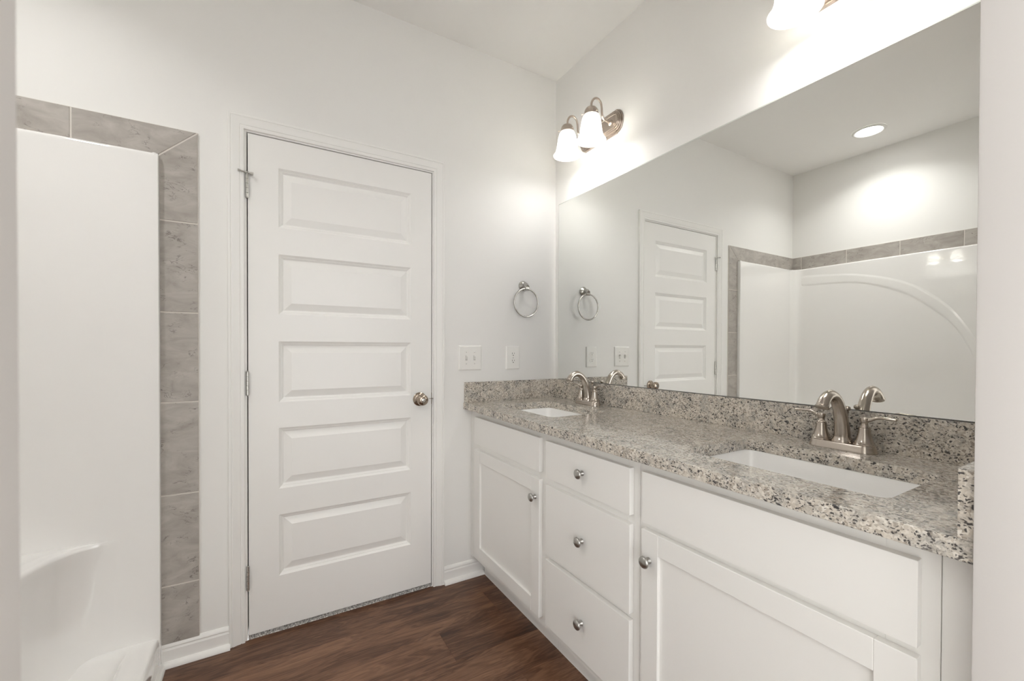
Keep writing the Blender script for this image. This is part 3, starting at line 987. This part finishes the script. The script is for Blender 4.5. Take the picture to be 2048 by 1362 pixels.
# ------------------------------------------------------------------ vanity lights
def lamp(loc, label):
    r = thing('vanity_light', label, 'light fixture', loc, 'two light vanity fixtures above the mirror')
    A = M['lampmetal']
    # stepped back plate: ridged bar with ridged half-round ends
    st = [(0.058, 0.0), (0.058, 0.0065), (0.0562, 0.0080), (0.0515, 0.0080), (0.0508, 0.0065), (0.0500, 0.0065), (0.0495, 0.0130), (0.0478, 0.0145), (0.0435, 0.0145), (0.0428, 0.0130), (0.0420, 0.0130), (0.0415, 0.0190), (0.0398, 0.0205), (0.0355, 0.0205), (0.0348, 0.0190), (0.0340, 0.0190), (0.0335, 0.0240), (0.0320, 0.0255), (0.0285, 0.0255), (0.0270, 0.0235)]
    H = 0.1175
    m = MB()
    ring = [(zz, hh) for zz, hh in st]+[(-zz, hh) for zz, hh in reversed(st)]
    m.loft([[Vector((-hh, y, zz)) for zz, hh in ring] for y in (-H, H)])
    for s in (1, -1):
        rings = []
        for zz, hh in st:
            zz *= 0.93
            rings.append([Vector((-hh*0.96, s*(H-0.0005)+s*zz*0.70*sin(pi*k/18), zz*cos(pi*k/18))) for k in range(19)])
        m.loft(rings, False, False, closed=False)
        m.bm.faces.new([m.bm.verts.new(v) for v in rings[-1]])
    m.build('back_plate', A, r, smooth=30)
    for s in (1, -1):
        y = 0.0905*s
        pts = smoothpath([(-0.022, y, 0.000), (-0.040, y, 0.001), (-0.063, y, 0.004), (-0.0765, y, 0.022), (-0.0795, y, 0.055), (-0.0870, y, 0.080), (-0.1060, y, 0.0915), (-0.1270, y, 0.0850), (-0.1415, y, 0.064), (-0.1450, y, 0.040)], 6)
        m = MB().tube(pts, 0.0052, 14)
        m.lathe([(0.0135, 0.022), (0.0135, 0.0265), (0.010, 0.0300), (0.0055, 0.0320)], 20, (0, y, 0), '-x')
        a = m.build('arm', A, r)
        m = MB().lathe([(0.0340, 0.0005), (0.0350, 0.0020), (0.0340, 0.0040), (0.0335, 0.0120), (0.0325, 0.0135), (0.0325, 0.0155), (0.0315, 0.0200), (0.0285, 0.0285), (0.0225, 0.0355), (0.0140, 0.0400), (0.0060, 0.0420)], 32, (-0.145, y, 0), cap0=False)
        for k in range(3):
            an = 2*pi*k/3+0.5
            ux, uy = cos(an), sin(an)
            m.tube([(-0.145+ux*0.030, y+uy*0.030, 0.006), (-0.145+ux*0.043, y+uy*0.043, 0.006)], 0.0016, 8)
            m.tube([(-0.145+ux*0.042, y+uy*0.042, 0.006), (-0.145+ux*0.046, y+uy*0.046, 0.006)], 0.0032, 10)
        m.build('shade_holder', A, r, smooth=40)
        # bell glass shade, double walled
        ro = [(0.0300, 0.003), (0.0335, 0.0025), (0.0385, -0.006), (0.0430, -0.020), (0.0465, -0.038), (0.0490, -0.058), (0.0515, -0.076), (0.0555, -0.092), (0.0620, -0.105), (0.0685, -0.1135), (0.0705, -0.1160)]
        ri = [(rad-0.0028, z) for rad, z in ro]
        ri[-1] = (0.0690, -0.1168)
        MB().lathe(ro+list(reversed(ri)), 44, (-0.145, y, 0), cap0=False, cap1=False).build('glass_shade', M['shade'], r, smooth=60)
        MB().lathe([(0.0120, -0.030), (0.0165, -0.040), (0.0250, -0.054), (0.0305, -0.068), (0.0328, -0.083), (0.0312, -0.097), (0.0255, -0.1085), (0.0160, -0.1160), (0.0002, -0.1185)], 22, (-0.145, y, 0)).build('bulb', M['bulb'], r, smooth=60)
    return r
l1 = lamp((0, -0.3850, 2.2835), 'two shade brushed nickel vanity light near the corner above the mirror')
l2 = copy_tree(l1)
l2.location = (0, -1.4500, 2.2835)
l2['label'] = 'vanity light cut off by the top edge of the picture, only a glass shade showing'

# ------------------------------------------------------------------ recessed ceiling lamp over the shower
cl = thing('recessed_light', 'round recessed ceiling light above the shower, seen in the mirror', 'ceiling light', (-2.252, -0.690, ZC))
MB().lathe([(0.0760, -0.0040), (0.0790, -0.0085), (0.0860, -0.0090), (0.0940, -0.0065), (0.0985, -0.0025), (0.0990, -0.0002)], 48, (0, 0, 0), cap0=False, cap1=False).build('trim_ring', M['plastic'], cl, smooth=60)
MB().lathe([(0.0770, -0.0030), (0.0765, -0.0045), (0.040, -0.0062), (0.0002, -0.0066)], 40, (0, 0, 0), cap0=False).build('lens', M['canlens'], cl, smooth=60)

ld = bpy.data.lights.new('recessed_beam', 'AREA')
ld.shape = 'DISK'
ld.size = 0.15
ld.energy = CAN_W
ld.spread = math.radians(132)
ld.color = (1.0, 0.99, 0.975)
lo = bpy.data.objects.new('recessed_beam', ld)
COL.objects.link(lo)
lo.parent = cl
lo.location = (0, 0, -0.0085)

# ------------------------------------------------------------------ things on the door wall
tr = thing('towel_ring', 'satin nickel towel ring on the wall beside the mirror', 'towel ring', (-0.2235, 0, 1.5380))
MB().lathe([(0.0275, 0.0), (0.0278, 0.004), (0.0265, 0.0065), (0.0235, 0.0080), (0.0215, 0.0115), (0.0165, 0.0140), (0.0125, 0.0180), (0.0115, 0.026)], 32, (0, 0, 0), '-y').build('wall_mount', M['satin'], tr)
m = MB().tube([(0, -0.022, 0.001), (0, -0.036, -0.002), (0, -0.047, -0.012)], [0.0125, 0.0130, 0.0120], 20)
m.tube([(-0.0125, -0.043, -0.020), (0.0125, -0.043, -0.020)], 0.0098, 18)
m.build('post', M['satin'], tr)
pts = [(-0.008+0.0770*sin(2*pi*k/64), -0.0435, -0.0985+0.0770*cos(2*pi*k/64)) for k in range(64)]
m = MB()
rings = []
for k in range(64):
    a = 2*pi*k/64
    c = Vector((-0.004+0.0770*sin(a), -0.0435, -0.0975+0.0770*cos(a)))
    u = Vector((sin(a), 0, cos(a)))
    rings.append([c+(u*cos(2*pi*j/12)+Vector((0, 1, 0))*sin(2*pi*j/12))*0.0046 for j in range(12)])
m.loft(rings+[rings[0]], False, False)
bmesh.ops.remove_doubles(m.bm, verts=list(m.bm.verts), dist=1e-6)
m.build('ring', M['satin'], tr, smooth=80)

def plate(m, hx_, hz_):
    def rg(e, y, r=0.004):
        return [Vector((p.x, y, p.y)) for p in rrect(0, 0, hx_-e, hz_-e, r, 0, 4)]
    m.loft([rg(0, 0), rg(0, -0.002), rg(0.0015, -0.0045), rg(0.005, -0.0062, 0.006), rg(0.007, -0.0065, 0.006)])
sw = thing('light_switch', 'white double toggle light switch plate between the door and the outlet', 'light switch', (-0.5467, 0, 1.1390))
m = MB(); plate(m, 0.0655, 0.0642)
m.build('wall_plate', M['plastic'], sw, wn=True)
for x in (-0.0230, 0.0230):
    MB().box(x-0.0058, x+0.0058, -0.0068, -0.0045, -0.0125, 0.0125).build('toggle_slot', M['knobm'], sw, smooth=0)
    m = MB()
    m.loft([[Vector((x+sx*0.0047, -0.0060, zz)) for sx, zz in ((-1, -0.009), (1, -0.009), (1, 0.010), (-1, 0.010))],
            [Vector((x+sx*0.0042, -0.0120, zz)) for sx, zz in ((-1, 0.000), (1, 0.000), (1, 0.0115), (-1, 0.0115))],
            [Vector((x+sx*0.0036, -0.0180, zz)) for sx, zz in ((-1, 0.006), (1, 0.006), (1, 0.0130), (-1, 0.0130))]])
    m.build('toggle', M['plastic'], sw, smooth=0, bevel=0.0006)
    for z in (-0.0300, 0.0300):
        m = MB().lathe([(0.0032, 0.0060), (0.0032, 0.0072), (0.0022, 0.0078), (0.0002, 0.0079)], 14, (x, 0, z), '-y')
        m.build('screw', M['hinge'], sw)
ou = thing('power_outlet', 'white double power outlet on the wall above the side splash', 'outlet', (-0.2889, 0, 1.1385))
m = MB(); plate(m, 0.0432, 0.0640)
m.build('wall_plate', M['plastic'], ou, wn=True)
for z in (-0.0195, 0.0195):
    m = MB()
    def fc(k, y):
        pts = []
        for i in range(40):
            a = 2*pi*i/40
            pts.append(Vector((0.0172*k*cos(a), y, z+max(-0.0140, min(0.0140, 0.0172*sin(a)))*k)))
        return pts
    m.loft([fc(1, -0.0060), fc(1, -0.0078), fc(0.96, -0.0084)])
    f_ = m.build('socket_face', M['plastic'], ou)
    m = MB().box(-0.0075, -0.0053, -0.0087, -0.0078, z-0.0002, z+0.0078).box(0.0055, 0.0075, -0.0087, -0.0078, z+0.0010, z+0.0075)
    m.lathe([(0.0027, 0.0078), (0.0027, 0.0087)], 14, (0, 0, z-0.0068), '-y')
    m.build('socket_slots', M['slot'], f_)
MB().lathe([(0.0030, 0.0060), (0.0030, 0.0074), (0.0002, 0.0078)], 14, (0, 0, 0), '-y').build('screw', M['hinge'], ou)
